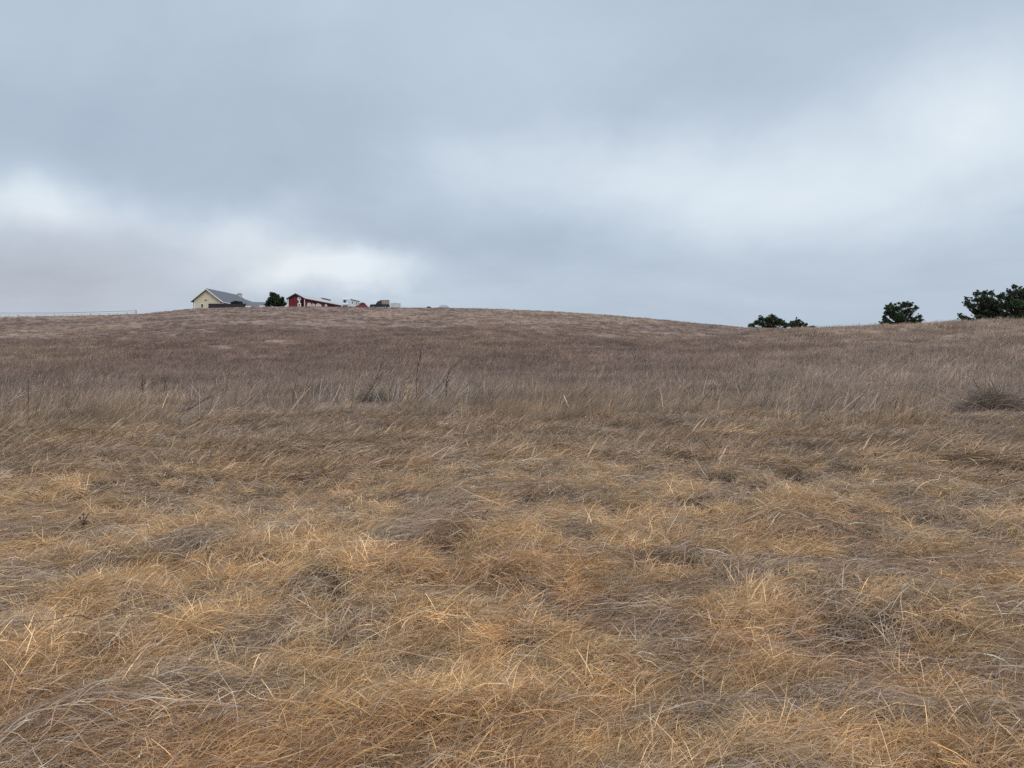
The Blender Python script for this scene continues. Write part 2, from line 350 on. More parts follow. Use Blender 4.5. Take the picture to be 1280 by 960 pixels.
# ------------------------------------------------------------------ solid helpers
def bx(bm, x0, x1, y0, y1, z0, z1):
    v = [bm.verts.new(p) for p in ((x0,y0,z0),(x1,y0,z0),(x1,y1,z0),(x0,y1,z0),(x0,y0,z1),(x1,y0,z1),(x1,y1,z1),(x0,y1,z1))]
    for f in ((3,2,1,0),(4,5,6,7),(0,1,5,4),(1,2,6,5),(2,3,7,6),(3,0,4,7)): bm.faces.new([v[i] for i in f])
def prism(bm, pts, a0, a1, axis='y'):        # outline in (x,z) extruded along y, or in (y,z) along x
    mk = (lambda p, a: (p[0], a, p[1])) if axis == 'y' else (lambda p, a: (a, p[0], p[1]))
    A = [bm.verts.new(mk(p, a0)) for p in pts]; B = [bm.verts.new(mk(p, a1)) for p in pts]; n = len(pts)
    bm.faces.new(A); bm.faces.new(B[::-1])
    for i in range(n): bm.faces.new((A[i], B[i], B[(i+1) % n], A[(i+1) % n]))
def cyl(bm, p, q, r0, r1=None, n=10):
    p, q = Vector(p), Vector(q); r1 = r0 if r1 is None else r1; d = (q-p); M_ = d.to_track_quat('Z', 'Y').to_matrix()
    A = []; B = []
    for i in range(n):
        c = Vector((math.cos(2*PI*i/n), math.sin(2*PI*i/n), 0)); A.append(bm.verts.new(p+M_ @ (c*r0))); B.append(bm.verts.new(q+M_ @ (c*r1)))
    for i in range(n): bm.faces.new((A[i], A[(i+1) % n], B[(i+1) % n], B[i]))
    bm.faces.new(A[::-1]); bm.faces.new(B)
def part(name, m, parent, f, bevel=0, smooth=False):
    bm = bmesh.new(); f(bm)
    if bevel: bmesh.ops.bevel(bm, geom=bm.edges[:], offset=bevel, segments=2, affect='EDGES', profile=.6)
    bmesh.ops.recalc_face_normals(bm, faces=bm.faces)
    me = bpy.data.meshes.new(name); bm.to_mesh(me); bm.free(); me.materials.append(m)
    if smooth: me.polygons.foreach_set('use_smooth', [True]*len(me.polygons))
    return link(name, me, parent)
def empty(name, loc, rz=0, **k):
    o = bpy.data.objects.new(name, None); C.objects.link(o); o.location = loc; o.rotation_euler.z = rz; return tag(o, **k)

M['cream'] = siding('cream_siding', (.58, .52, .37), 'Z', .2, .82); M['shingle'] = siding('grey_shingles', (.125, .125, .14), 'Z', .22, .7)
M['white'] = mat('white_paint', (.74, .74, .72), .5, .3, .05); M['dark_wood'] = siding('dark_fence_boards', (.035, .032, .034), 'X', .15, .5)
M['stone'] = mat('chimney_stone', (.52, .46, .38), .9, .1, .2, 4); M['glass'] = mat('dark_glass', (.02, .025, .03), .08, .6, .05)
M['red'] = siding('red_barn_boards', (.15, .024, .03), 'X', .3, .65); M['red_side'] = siding('red_barn_side_boards', (.18, .034, .034), 'Y', .3, .65)
M['pale_roof'] = siding('weathered_metal_roof', (.42, .39, .38), 'Y', .5, .8); M['trim'] = mat('dark_trim', (.05, .045, .055), .6); M['black_gap'] = mat('dark_opening', (.012, .01, .01), .95, 0)
M['hutch'] = mat('white_plastic', (.50, .41, .39), .5, .3, .06); M['rv'] = mat('motorhome_shell', (.70, .70, .67), .35, .4, .04); M['rv_front_and_reflection'] = mat('motorhome_front_and_painted_reflection', (.50, .54, .60), .3, .4, .04)
M['tyre'] = mat('tyre_rubber', (.02, .02, .02), .85, .1); M['rim'] = mat('wheel_rim', (.4, .4, .42), .35, .5, .05, 6, .7); M['black_paint'] = mat('black_car_paint', (.012, .014, .02), .25, .5, .1)
M['red_paint'] = mat('red_car_paint', (.22, .02, .025), .3, .5, .05); M['silver'] = mat('silver_car_paint', (.36, .37, .39), .3, .5, .04, 6, .3)
M['crate'] = mat('weathered_crate_wood', (.30, .20, .15), .85, .1, .25, 3); M['pale_wood'] = mat('bleached_wood', (.42, .42, .38), .8, .1, .2, 4)
M['rust'] = mat('rusty_steel', (.10, .05, .04), .8, .2, .2); M['rock'] = mat('dark_rock', (.05, .045, .05), .9, .1, .3, 3, bump=.5)
M['bark'] = mat('bark', (.045, .036, .03), .95, .05, .3, 8, bump=.6); M['wire'] = mat('fence_wire', (.22, .23, .23), .5, .4)
M['postw'] = mat('white_fence_post', (.55, .54, .50), .8, .2, .12); M['postd'] = mat('dark_fence_post', (.07, .06, .055), .9, .1, .2)
M['stalk'] = mat('dead_stalk', (.21, .155, .115), .9, .1, .3, 20); M['stalk_dark'] = mat('dark_dead_stalk', (.085, .06, .048), .9, .1, .3, 20); M['stalk_pale'] = mat('pale_dead_stalk', (.40, .35, .30), .9, .1, .2, 20)

# ------------------------------------------------------------------ house
def at_d(px, Y): return (px-640)/F*Y
def build_house():
    Y0, Y1 = 196.0, 219.0
    xl, xa, xr = at_d(244.5, Y0), at_d(260, Y0), at_d(276.5, Y0)
    ze = at(260, 374.6, Y0).z; za = at(260, 361.4, Y0).z; g = min(T(xl, Y0), T(xr, Y0), T(xa, Y1))-.4
    h = empty('house', (xa, Y0, g), label='cream house with grey shingle roof and stone chimney on the hill crest', cat='house')
    W0, W1 = xl-xa, xr-xa; E, A = ze-g, za-g; Ln = Y1-Y0; Wm = max(-W0, W1); s = (A-E)/Wm
    def sh(x): return A-.14-s*abs(x)
    def walls(bm): prism(bm, [(W0, 0), (W1, 0), (W1, sh(W1)), (0, A-.14), (W0, sh(W0))], 0, Ln)
    part('wall', M['cream'], h, walls)
    ov = .85
    def roof(bm):
        for sg, w in ((-1, -W0), (1, W1)):
            e = w+ov; prism(bm, [(0, A), (sg*e, A-s*e), (sg*e, A-s*e+.2), (0, A+.2)], -.55, Ln+.5)
    rf = part('roof', M['shingle'], h, roof)
    def fascia(bm):
        for sg, w in ((-1, -W0), (1, W1)):
            e = w+ov; prism(bm, [(0, A-.12), (sg*e, A-s*e-.12), (sg*e, A-s*e+.16), (0, A+.16)], -.62, -.553)
        e = W1+ov; bx(bm, e-.02, e+.08, -.5, Ln+.4, A-s*e-.10, A-s*e+.10)
        e = -W0+ov; bx(bm, -e-.08, -e+.02, -.5, Ln+.4, A-s*e-.10, A-s*e+.10)
    part('fascia', M['white'], rf, fascia)
    # corner boards, vent, small window
    part('corner_board', M['white'], h, lambda bm: bx(bm, W0-.01, W0+.16, -.03, -.002, 0, sh(W0)-.05))
    part('corner_board', M['white'], h, lambda bm: bx(bm, W1-.16, W1+.01, -.03, -.002, 0, sh(W1)-.05))
    v = part('gable_vent', M['trim'], h, lambda bm: bx(bm, -.55, .05, -.05, -.003, E-.25, E-.02))
    wn = part('window', M['white'], h, lambda bm: [bx(bm, -1.55, -.85, -.06, -.003, E-2.05, E-1.0)])
    part('pane', M['glass'], wn, lambda bm: bx(bm, -1.45, -.95, -.075, -.061, E-1.95, E-1.1))
    # left porch: two posts, rail
    for yy in (1.0, 6.5): part('porch_post', M['white'], h, lambda bm: bx(bm, W0-ov+.12, W0-ov+.27, yy, yy+.15, 0, E-.55))
    part('porch_rail', M['white'], h, lambda bm: [bx(bm, W0-ov+.16, W0-ov+.22, 1.2, 6.5, z, z+.07) for z in (1.4, 1.0)]+[bx(bm, W0-ov+.17, W0-ov+.21, 1.2+.35*i, 1.25+.35*i, 1.07, 1.4) for i in range(15)])
    # right side recess with a post, side windows and door
    part('porch_post', M['white'], h, lambda bm: bx(bm, W1+ov-.42, W1+ov-.24, 3.1, 3.28, 0, E-.5))
    for yy in (5.5, 10.5, 15): 
        w_ = part('window', M['white'], h, lambda bm: bx(bm, W1+.002, W1+.05, yy, yy+1.5, E-2.0, E-.8))
        part('pane', M['glass'], w_, lambda bm: bx(bm, W1+.051, W1+.065, yy+.1, yy+1.4, E-1.9, E-.9))
    # chimney
    cx = at(299.5, 368, Y1-1.0).x-xa; ct = at(299.5, 367.6, Y1-1.0).z-g
    ch = part('chimney', M['stone'], h, lambda bm: bx(bm, cx-.55, cx+.5, Ln-1.5, Ln-.4, 0, ct), .03)
    part('chimney_cap', M['stone'], ch, lambda bm: [bx(bm, cx-.66, cx+.61, Ln-1.62, Ln-.28, ct+.002, ct+.14), bx(bm, cx-.25, cx+.2, Ln-1.2, Ln-.7, ct+.142, ct+.42)], .02)
    # lower wing to the right
    yw = Ln+1.0; Yw = Y0+yw+5
    xs = [at_d(p, Yw)-xa for p in (297, 303, 317, 334)]; zt = [at(p, q, Yw).z-g for p, q in ((297, 371), (303, 372.3), (317, 377.4), (334, 377.8))]
    part('wing_wall', M['cream'], h, lambda bm: bx(bm, xs[0], xs[3]-.6, yw+.3, yw+9.7, 0, zt[3]-1.6))
    def wr(bm):
        for y0, y1, q in ((yw-.3, yw+5, 1), (yw+5, yw+10.3, -1)):
            for a, b in ((0, 1), (1, 2), (2, 3)):
                zA, zB = zt[a], zt[b]; lo = -1.9
                P = [(xs[a], y0, zA+(lo if q > 0 else 0)), (xs[b], y0, zB+(lo if q > 0 else 0)), (xs[b], y1, zB+(0 if q > 0 else lo)), (xs[a], y1, zA+(0 if q > 0 else lo))]
                A_ = [bm.verts.new(p) for p in P]; B_ = [bm.verts.new((p[0], p[1], p[2]-.18)) for p in P]
                bm.faces.new(A_); bm.faces.new(B_[::-1])
                for i in range(4): bm.faces.new((A_[i], A_[(i+1) % 4], B_[(i+1) % 4], B_[i]))
    part('wing_roof', M['shingle'], h, wr)
    return h
build_house()

def build_board_fence():
    Y = 192.5; x0, x1 = at_d(262, Y), at_d(308, Y); zt = at(280, 379.3, Y).z; g = T(x0, Y)-.3
    f = empty('board_fence', (x0, Y, g), label='dark solid board fence with pale cap rail beside the cream house', cat='fence'); L = x1-x0; h = zt-g
    part('board_panel', M['dark_wood'], f, lambda bm: bx(bm, 0, L, 0, .05, 0, h-.06))
    part('cap_rail', M['pale_wood'], f, lambda bm: bx(bm, -.03, L*.42, -.05, .1, h-.055, h+.02))
    for i in range(5): part('post', M['dark_wood'], f, lambda bm: bx(bm, i*L/4-.07, i*L/4+.07, .052, .19, 0, h+.03))
build_board_fence()

# ------------------------------------------------------------------ red barn
def build_barn():
    Y0, Y1 = 214.0, 254.0
    A0 = at(370, 367.2, Y0); A1 = at(427, 378.4, Y1); g = min(T(A0.x, Y0), T(A1.x, Y1))-.6
    rz = -math.atan2(A1.x-A0.x, Y1-Y0)
    b = empty('red_barn', (A0.x, Y0, g), rz, label='long low red barn with weathered pale metal roof on the crest', cat='barn'); A = A0.z-g; Ln = 40.0
    W = (381.6-362.3)/2/F*Y0; ov = .45; E = at(370, 373.4, Y0).z-g; s = (A-E)/(W+ov); dz = (A1.z-A0.z)
    def sh(x): return A-.12-s*abs(x)
    def end_wall(bm): prism(bm, [(-W, 0), (W, 0), (W, sh(W)), (0, A-.12), (-W, sh(W))], 0, .15)
    w = part('wall', M['red'], b, end_wall); 
    sw = part('wall', M['red_side'], b, lambda bm: [bx(bm, W-.15, W-.001, .152, 33, 0, sh(W)), bx(bm, -W+.001, -W+.15, .152, Ln, 0, sh(W)), bx(bm, -W+.16, W, Ln-.3, Ln-.1, 0, sh(W))])
    def roof(bm):
        for sg in (-1, 1):
            e = W+ov; prism(bm, [(0, A), (sg*e, A-s*e), (sg*e, A-s*e+.12), (0, A+.12)], -.4, Ln+.3)
    rf = part('roof', M['pale_roof'], b, roof)
    part('bargeboard', M['trim'], rf, lambda bm: [prism(bm, [(0, A-.16), (sg*(W+ov), A-s*(W+ov)-.16), (sg*(W+ov), A-s*(W+ov)+.13), (0, A+.13)], -.46, -.402) for sg in (-1, 1)])
    part('gutter', M['trim'], rf, lambda bm: bx(bm, W+ov-.03, W+ov+.06, -.3, Ln+.2, A-s*(W+ov)-.16, A-s*(W+ov)+.02))
    part('ridge_vent', M['trim'], rf, lambda bm: prism(bm, [(-.5, A-.05), (.5, A-.05), (.35, A+.32), (-.35, A+.32)], 21, 28))
    # gable: loft window, door, corner posts
    def octo(bm, cx, cz, r, y0, y1): prism(bm, [(cx+r*math.cos(PI/8+i*PI/4), cz+r*math.sin(PI/8+i*PI/4)) for i in range(8)], y0, y1)
    lw = part('loft_window', M['white'], b, lambda bm: octo(bm, .9, E-.05, .55, -.06, -.003))
    part('pane', M['glass'], lw, lambda bm: octo(bm, .95, E-.05, .2, -.08, -.061))
    dw = part('window', M['white'], b, lambda bm: [bx(bm, .45, 1.4, -.06, -.003, E-2.15, E-1.25), bx(bm, .8, 1.1, -.05, -.003, E-1.24, E-.62)])
    part('pane', M['glass'], dw, lambda bm: bx(bm, .68, 1.15, -.08, -.061, E-1.95, E-1.45))
    part('door', M['black_gap'], b, lambda bm: bx(bm, 1.5, W-.12, -.02, -.003, 0, E-.3))
    for xx in (-W-.62, -W-.36): part('corner_post', M['white'], b, lambda bm: bx(bm, xx, xx+.2, -.1, .1, 0, E-.02))
    part('corner_post', M['white'], b, lambda bm: bx(bm, W+.2, W+.34, -.1, .08, 0, E-.1))
    for yy, ww in ((8, 1.1), (12.5, 1.2), (21, 1.4)): part('doorway', M['black_gap'], b, lambda bm: bx(bm, W+.002, W+.03, yy, yy+ww, 0, E-.5))
    part('low_wall', M['hutch'], b, lambda bm: bx(bm, W-.2, W-.02, 33.2, Ln-.5, 0, E-1.5))
    for yy in (33.1, 36.2, Ln-.4): part('open_bay_post', M['red_side'], b, lambda bm: bx(bm, W-.18, W+.0, yy, yy+.18, 0, sh(W)))
    return b
build_barn()
def hutch(px, Y, wpx, top, label):
    x = at_d(px, Y); zt = at(px, top, Y).z; g = T(x, Y)-.1; w = wpx/F*Y/2; H = zt-g
    h = empty('shelter', (x, Y, g), R(8), label=label, cat='shelter', group='white rounded shelters beside the red barn')
    pts = [(-w, 0), (-w, H*.6)]+[(-w*math.cos(t), H*.6+H*.4*math.sin(t)) for t in np.linspace(.3, PI-.3, 9)]+[(w, H*.6), (w, 0)]
    part('shell', M['hutch'], h, lambda bm: prism(bm, pts, 0, 2.0)); part('opening', M['black_gap'], h, lambda bm: prism(bm, [(-w*.35, 0), (-w*.35, H*.3), (0, H*.42), (w*.35, H*.3), (w*.35, 0)], -.02, -.003))
hutch(387, 212.5, 4.6, 378.2, 'white rounded shelter beside the red barn, nearest its gable end')
hutch(392.3, 217, 3.4, 379.2, 'narrow white rounded shelter, second from the barn gable end')
hutch(398.6, 219, 6.6, 379.2, 'widest white rounded shelter along the side of the red barn')
hutch(407.8, 226, 2.6, 380.0, 'smallest white shelter, farthest along the red barn wall')

# ------------------------------------------------------------------ vehicles
def wheel(parent, x, y, z, r, w=.22):
    t = part('wheel', M['tyre'], parent, lambda bm: cyl(bm, (x, y-w/2, z), (x, y+w/2, z), r, n=16), smooth=False)
    part('rim', M['rim'], t, lambda bm: cyl(bm, (x, y-w/2-.01, z), (x, y+w/2+.01, z), r*.55, n=12))
def car(name, label, cat, px, Y, rz, paint, base, roofh, L=4.6, pickup=False, glassm='glass'):
    x = at_d(px, Y); o = empty(name, (x, Y, base), rz, label=label, cat=cat); H = roofh; w = .9
    # profile in (x,z): bonnet to the left
    h1 = H*.56; h0 = H*.22; l = L/2
    if pickup: body = [(-l, h0), (-l, h1*.82), (-l+.25, h1*.95), (-l*.35, h1), (l, h1), (l, h0)]; cab = [(-l*.42, h1), (-l*.18, H*.97), (-l*.1, H), (l*.18, H), (l*.26, h1)]
    else: body = [(-l, h0), (-l, h1*.8), (-l+.2, h1*.92), (-l*.4, h1), (l*.85, h1*1.02), (l, h1*.85), (l, h0)]; cab = [(-l*.45, h1), (-l*.12, H*.97), (0, H), (l*.45, H*.98), (l*.82, h1*1.02)]
    part('body', M[paint], o, lambda bm: prism(bm, body, -w, w), .06); part('cab', M[paint], o, lambda bm: prism(bm, cab, -w*.86, w*.86), .04)
    cx = sum(p[0] for p in cab)/len(cab); cz = (h1+H)/2; ins = [(cx+(p[0]-cx)*.8, cz+(p[1]-cz)*.72) for p in cab]
    for sg in (-1, 1): part('side_window', M[glassm], o, lambda bm: prism(bm, ins, sg*w*.87, sg*(w*.87+.02)))
    fr = cab[0]; f2 = cab[1]
    part('windscreen', M['glass'], o, lambda bm: prism(bm, [(lerp(fr[0], f2[0], .12)-.03, lerp(fr[1], f2[1], .12)), (lerp(fr[0], f2[0], .88)-.03, lerp(fr[1], f2[1], .88)), (lerp(fr[0], f2[0], .88), lerp(fr[1], f2[1], .88)), (lerp(fr[0], f2[0], .12), lerp(fr[1], f2[1], .12))], -w*.75, w*.75))
    for wx in (-l*.62, l*.6):
        for sg in (-1, 1): wheel(o, wx, sg*(w-.08), .36, .36)
    for sg in (-1, 1): part('headlight', M['rim'], o, lambda bm: bx(bm, -l-.02, -l+.05, sg*w*.7-.15, sg*w*.7+.15, h1*.6, h1*.78))
    part('bumper', M['rim'], o, lambda bm: [bx(bm, -l-.1, -l-.01, -w*.95, w*.95, h0, h0+.16)], .02)
    part('rear_bumper', M['rim'], o, lambda bm: bx(bm, l+.01, l+.12, -w*.95, w*.95, h0+.05, h0+.22), .02)
    return o
def motorhome():
    Y = 205.0; P0 = at(428, 373.2, Y); g = T(P0.x, Y)-.0; H = P0.z-g; Wd = 8.6/F*Y; Ln = 11.5
    x1 = at_d(452.5, Y+Ln); rz = -math.atan2(x1-(P0.x+Wd), Ln)
    o = empty('motorhome', (P0.x, Y, g), rz, label='white motorhome with dark cab window parked right of the barn', cat='motorhome')
    part('body', M['rv'], o, lambda bm: prism(bm, [(.5, .45), (Ln, .45), (Ln, H*.93), (Ln-.4, H*.98), (.6, H), (.15, H*.96), (.02, H*.6), (.2, H*.57)], .0, Wd, 'x'), .05)
    part('front_cap', M['rv_front_and_reflection'], o, lambda bm: prism(bm, [(-.5, .5), (.45, .42), (.15, H*.56), (-.06, H*.6), (.1, H*.95), (-.02, H*.95), (-.12, H*.58), (-.45, H*.48)], .03, Wd-.03, 'x'))
    part('windscreen', M['glass'], o, lambda bm: bx(bm, Wd*.2, Wd*.55, -.16, -.11, H*.62, H*.86)); part('grille', M['trim'], o, lambda bm: bx(bm, Wd*.15, Wd*.85, -.56, -.48, H*.22, H*.34))
    for yy in (2.4, 6.3, 8.6): part('side_window', M['glass'], o, lambda bm: bx(bm, Wd+.002, Wd+.02, yy, yy+1.0, H*.55, H*.8))
    part('door', M['rv_front_and_reflection'], o, lambda bm: bx(bm, Wd+.002, Wd+.03, 4.2, 4.95, .5, H*.8))
    part('awning', M['trim'], o, lambda bm: cyl(bm, (Wd+.1, 1.5, H-.12), (Wd+.1, 9.5, H-.14), .09))
    for yy in (.8, 8.2):
        for xx in (.1, Wd-.1):
            t = part('wheel', M['tyre'], o, lambda bm: cyl(bm, (xx-.13, yy, .42), (xx+.13, yy, .42), .42, n=16)); part('rim', M['rim'], t, lambda bm: cyl(bm, (xx-.14, yy, .42), (xx+.14, yy, .42), .22, n=12))
motorhome()
def grounded(px, Y): return T(at_d(px, Y), Y)
def hgt_to(px, top, Y): return at(px, top, Y).z-grounded(px, Y)
car('red_car', 'dull red car parked right of the white motorhome', 'car', 452.5, 203, R(14), 'red_paint', grounded(452.5, 203), hgt_to(452, 378.3, 203), 3.1)
Yt = 196.0; g = grounded(475, Yt); tk = car('pickup_truck', 'black pickup truck with a tall brown crate on its bed', 'pickup', 475.5, Yt, R(4), 'black_paint', g, hgt_to(471, 376.4, Yt), 4.9, True)
def crate(name, label, cat, px0, px1, top, Y, zb, m, group=None, slats=5, dep=1.3):
    x0, x1 = at_d(px0, Y), at_d(px1, Y); zt = at(px0, top, Y).z; H = zt-zb; W = x1-x0
    o = empty(name, (x0, Y, zb), label=label, cat=cat, group=group)
    part('box', M[m], o, lambda bm: bx(bm, .04, W-.04, .04, dep-.04, 0, H-.04))
    part('batten', M['pale_wood'] if m != 'pale_wood' else M['white'], o, lambda bm: [bx(bm, i*(W-.1)/(slats-1), i*(W-.1)/(slats-1)+.1, -.02, .038, 0, H) for i in range(slats)])
    part('lid', M['rust'] if m != 'pale_wood' else M['pale_wood'], o, lambda bm: bx(bm, 0, W, 0, dep, H-.038, H+.04))
crate('wooden_crate', 'tall brown wooden crate riding on the black pickup bed', 'crate', 475.2, 486.6, 375.2, Yt-.65, g+hgt_to(471, 376.4, Yt)*.57, 'crate', dep=1.3)
for a, b_, t_, lb in ((488.3, 492.2, 379.2, 'pale slatted crate on the crest, next to the black pickup'), (492.8, 496.6, 378.8, 'middle pale slatted crate of three standing on the crest'), (497.2, 501, 379.4, 'pale slatted crate on the crest, farthest from the pickup')):
    crate('slatted_crate', lb, 'crate', a, b_, t_, 194, grounded((a+b_)/2, 194), 'pale_wood', 'pale slatted crates on the crest', 3, .9)
car('silver_car', 'silver car whose roof shows over the hill crest', 'car', 553.3, 200, R(3), 'silver', at(553, 381.4, 200).z-1.45, 1.45, 4.6, glassm='rv_front_and_reflection')  # pale side-window colour paints in a hazy reflection
def rock(px, Y, w, h, label, m='rock'):
    x = at_d(px, Y); g = T(x, Y)
    def f(bm):
        bmesh.ops.create_icosphere(bm, subdivisions=3, radius=1)
        for v in bm.verts:
            n = float(fbm(np.array([v.co.x*3+px]), np.array([v.co.y*3+v.co.z*2]), 1.2, 5)[0]); v.co = Vector((v.co.x*w/2, v.co.y*w*.4, v.co.z*h))*(.75+.5*n)
    o = part('rock', M[m], None, f, smooth=True); o.location = (x, Y, g); return tag(o, label, 'rock')
rock(536.5, 189, 1.3, .5, 'low dark rock on the crest left of the silver car')
def trough(px, Y, label):
    x = at_d(px, Y); o = empty('water_trough', (x, Y, T(x, Y)), label=label, cat='trough', group='small white troughs near the house')
    part('basin', M['white'], o, lambda bm: prism(bm, [(-.55, .0), (.55, 0), (.68, .55), (-.68, .55)], 0, .6), .02); part('water', M['glass'], o, lambda bm: bx(bm, -.55, .55, .06, .54, .551, .56))
trough(311, 188, 'small white trough at the right end of the dark board fence'); trough(328.5, 188, 'small white trough just left of the round dark shrub')

# ------------------------------------------------------------------ rail and wire fence on the left
def rail_fence():
    Y = 183.0; pts = [(-70, 395.8, 390.8), (-46, 395.6, 390.9), (-22, 395.5, 391.1)]+[(2+11.3*i, 0, 0) for i in range(15)]+[(171.5, 0, 0)]
    xs = [p[0] for p in pts]; top = lambda px: np.interp(px, [-70, 0, 80, 110, 172], [391.4, 391.3, 391.2, 390.3, 388.4])
    x0 = at_d(xs[0], Y); g0 = T(x0, Y); f = empty('rail_fence', (x0, Y, g0), label='long thin white rail and wire fence on the left skyline', cat='fence')
    W = [(at_d(p, Y), at(p, float(top(p)), Y).z) for p in xs]
    for i, (x, z) in enumerate(W):
        last = i == len(W)-1; dark = last or i % 4 == 1
        part('post', M['postd'] if dark else M['postw'], f, lambda bm: bx(bm, x-x0-.06, x-x0+.06, -.06, .06, T(x, Y)-g0-.2, z-g0+(.15 if last else -.32)), .01)
    def run(bm, dz, r):
        for (xa, za), (xb, zb) in zip(W[:-1], W[1:]): cyl(bm, (xa-x0, -.08, za-g0+dz), (xb-x0, -.08, zb-g0+dz), r, n=6)
    part('top_rail', M['wire'], f, lambda bm: run(bm, 0, .055)); part('rail', M['postw'], f, lambda bm: run(bm, -.42, .06)); part('rail', M['postw'], f, lambda bm: run(bm, -.72, .05))
rail_fence()

# ------------------------------------------------------------------ trees
def leaf_mat(name, a, b):
    m = bpy.data.materials.new(name); t = nt(m); p = t.nodes['Principled BSDF']; p.inputs['Roughness'].default_value = .6; p.inputs['Specular IOR Level'].default_value = .2
    at_ = t.nodes.new('ShaderNodeAttribute'); at_.attribute_name = 'Col'; t.links.new(at_.outputs['Color'], p.inputs['Base Color']); return m
M['leaf'] = leaf_mat('foliage', 0, 0)
def foliage(name, blobs, origin, parent, rs, dens, leaf, c0, c1, spiky=1.0):
    Ps = []; Ds = []; K = []
    for (c, r) in blobs:
        n = int(dens*r**2*6)+12; d = rs.normal(size=(n, 3)); d /= np.linalg.norm(d, axis=1, keepdims=True); d[:, 2] *= .7
        rad = r*rs.random(n)**.5*rs.uniform(.7, 1.25, n)
        lump = .8+.4*vn(d[:, 0]*3+c[0]*5+50, d[:, 2]*3+d[:, 1]*2+c[2]*3+50, 3)
        Ps.append(np.array(c)+d*(rad*lump)[:, None]); Ds.append(d+rs.normal(0, .6, (n, 3))+[0, 0, .35])
        K.append(lerp(np.array(c0), np.array(c1), rs.random((n, 1))*.6+.4*rs.random())*rs.lognormal(0, .25, (n, 1)))
    P = np.vstack(Ps)-np.array(origin); D = np.vstack(Ds); K = np.vstack(K); n = len(P); D /= np.linalg.norm(D, axis=1, keepdims=True)
    sd = np.cross(D, rs.normal(size=(n, 3))); sd /= np.linalg.norm(sd, axis=1, keepdims=True); L = leaf*rs.lognormal(0, .3, (n, 1)); w = L*.32
    V = np.stack([P-D*L*.5, P+sd*w, P+D*L*.6, P-sd*w], 1).reshape(-1, 3); Q = np.arange(4*n).reshape(n, 4)
    return link(name, np_mesh(name, V, Q, np.repeat(K, 4, 0), M['leaf'], False), parent)
def tree(name, label, cat, Y, blobs_px, seed, group=None, c0=(.018, .034, .016), c1=(.075, .108, .045), dens=190, leaf=.26, base_px=None, limbs=True, depth=.7):
    rs = np.random.default_rng(seed); bl = []
    for (px, py, rp) in blobs_px:
        r = rp/F*Y; yy = Y+rs.uniform(-1, 1)*depth*2.0; p = at(px, py, yy); bl.append(((p.x, p.y, p.z), r))
    bpx = base_px if base_px is not None else np.mean([b[0] for b in blobs_px]); x = at_d(bpx, Y); g = T(x, Y)
    o = empty(name, (x, Y, g), label=label, cat=cat, group=group); top = max(b[0][2] for b in bl)-g
    fork = Vector((0, 0, max(.5, top*.35)))
    def tr(bm):
        r0 = .03*top+.06; cyl(bm, (0, 0, -.3), fork, r0*1.25, r0*.85); prev = fork
        cyl(bm, fork, (rs.uniform(-.2, .2), 0, top*.85), r0*.82, .04)
    t = part('trunk', M['bark'], o, tr, smooth=True)
    def lm(bm):
        for (c, r) in bl:
            q = Vector(c)-Vector((x, Y, g)); a = fork*float(rs.uniform(.8, 1.1)); m_ = a.lerp(q, .55)+Vector((0, 0, -.12*(q-a).length)); cyl(bm, a, m_, .09, .06, 7); cyl(bm, m_, q, .06, .02, 7)
    part('limbs', M['bark'], o, lm, smooth=True)
    foliage('crown', bl, (x, Y, g), o, rs, dens, leaf, c0, c1)
    return o
def sub(blobs, rs, k=3, rag=1.3, sz=.48):   # breaks a blob list into finer clumps
    out = []
    for (x, y, r) in blobs:
        out.append((x, y, r*.88))
        for i in range(k*2):
            a = rs.uniform(0, 2*PI); q = rs.uniform(.5, rag); out.append((x+math.cos(a)*r*q, y+math.sin(a)*r*q*.85, r*rs.uniform(.13, sz)))
    return out
rs_ = np.random.default_rng(3)
G = 'pines behind the right slope'
tree('pine_tree', 'wide low dark pine on the saddle, leftmost of the distant trees', 'tree', 190, sub([(939.5, 406.5, 4), (946, 403.5, 4.5), (951, 398.5, 4), (952, 405, 4), (960, 399.5, 5.5), (967, 398, 5.5), (970, 403.5, 5), (975, 400.5, 3.5), (964, 404, 4), (979, 405, 4.5), (984, 407, 3.5)], rs_), 21, G, dens=190, leaf=.24, base_px=962)
tree('pine_tree', 'small dark tree on the saddle just right of the wide low pine', 'tree', 192, sub([(991, 405.5, 4), (997, 401.5, 4), (999, 406, 4.5), (993, 408, 4), (1003, 405, 2.5)], rs_, 4, 1.5, .4), 22, G, dens=190, leaf=.24)
tree('shrub', 'tiny dark shrub at the right end of the saddle trees', 'shrub', 191, sub([(1008, 405.5, 2), (1006, 408, 2.5), (1013, 409, 2.3), (1017, 409, 1.8)], rs_, 2), 23, None, dens=150, leaf=.3)
tree('pine_tree', 'single rounded dark tree standing behind the right slope', 'tree', 128, sub([(1113, 382.5, 4), (1120, 386, 6), (1130, 382, 5.5), (1136, 381, 5), (1110, 391, 6), (1122, 396, 9), (1134, 390, 5), (1145, 385, 3.6), (1149, 396, 4), (1141, 401, 6), (1150, 401, 3.5), (1108, 402, 5), (1102, 405, 3), (1130, 403, 8), (1105, 396.5, 2)], rs_, 5, 1.45, .38), 24, None, dens=260, leaf=.17, base_px=1126)
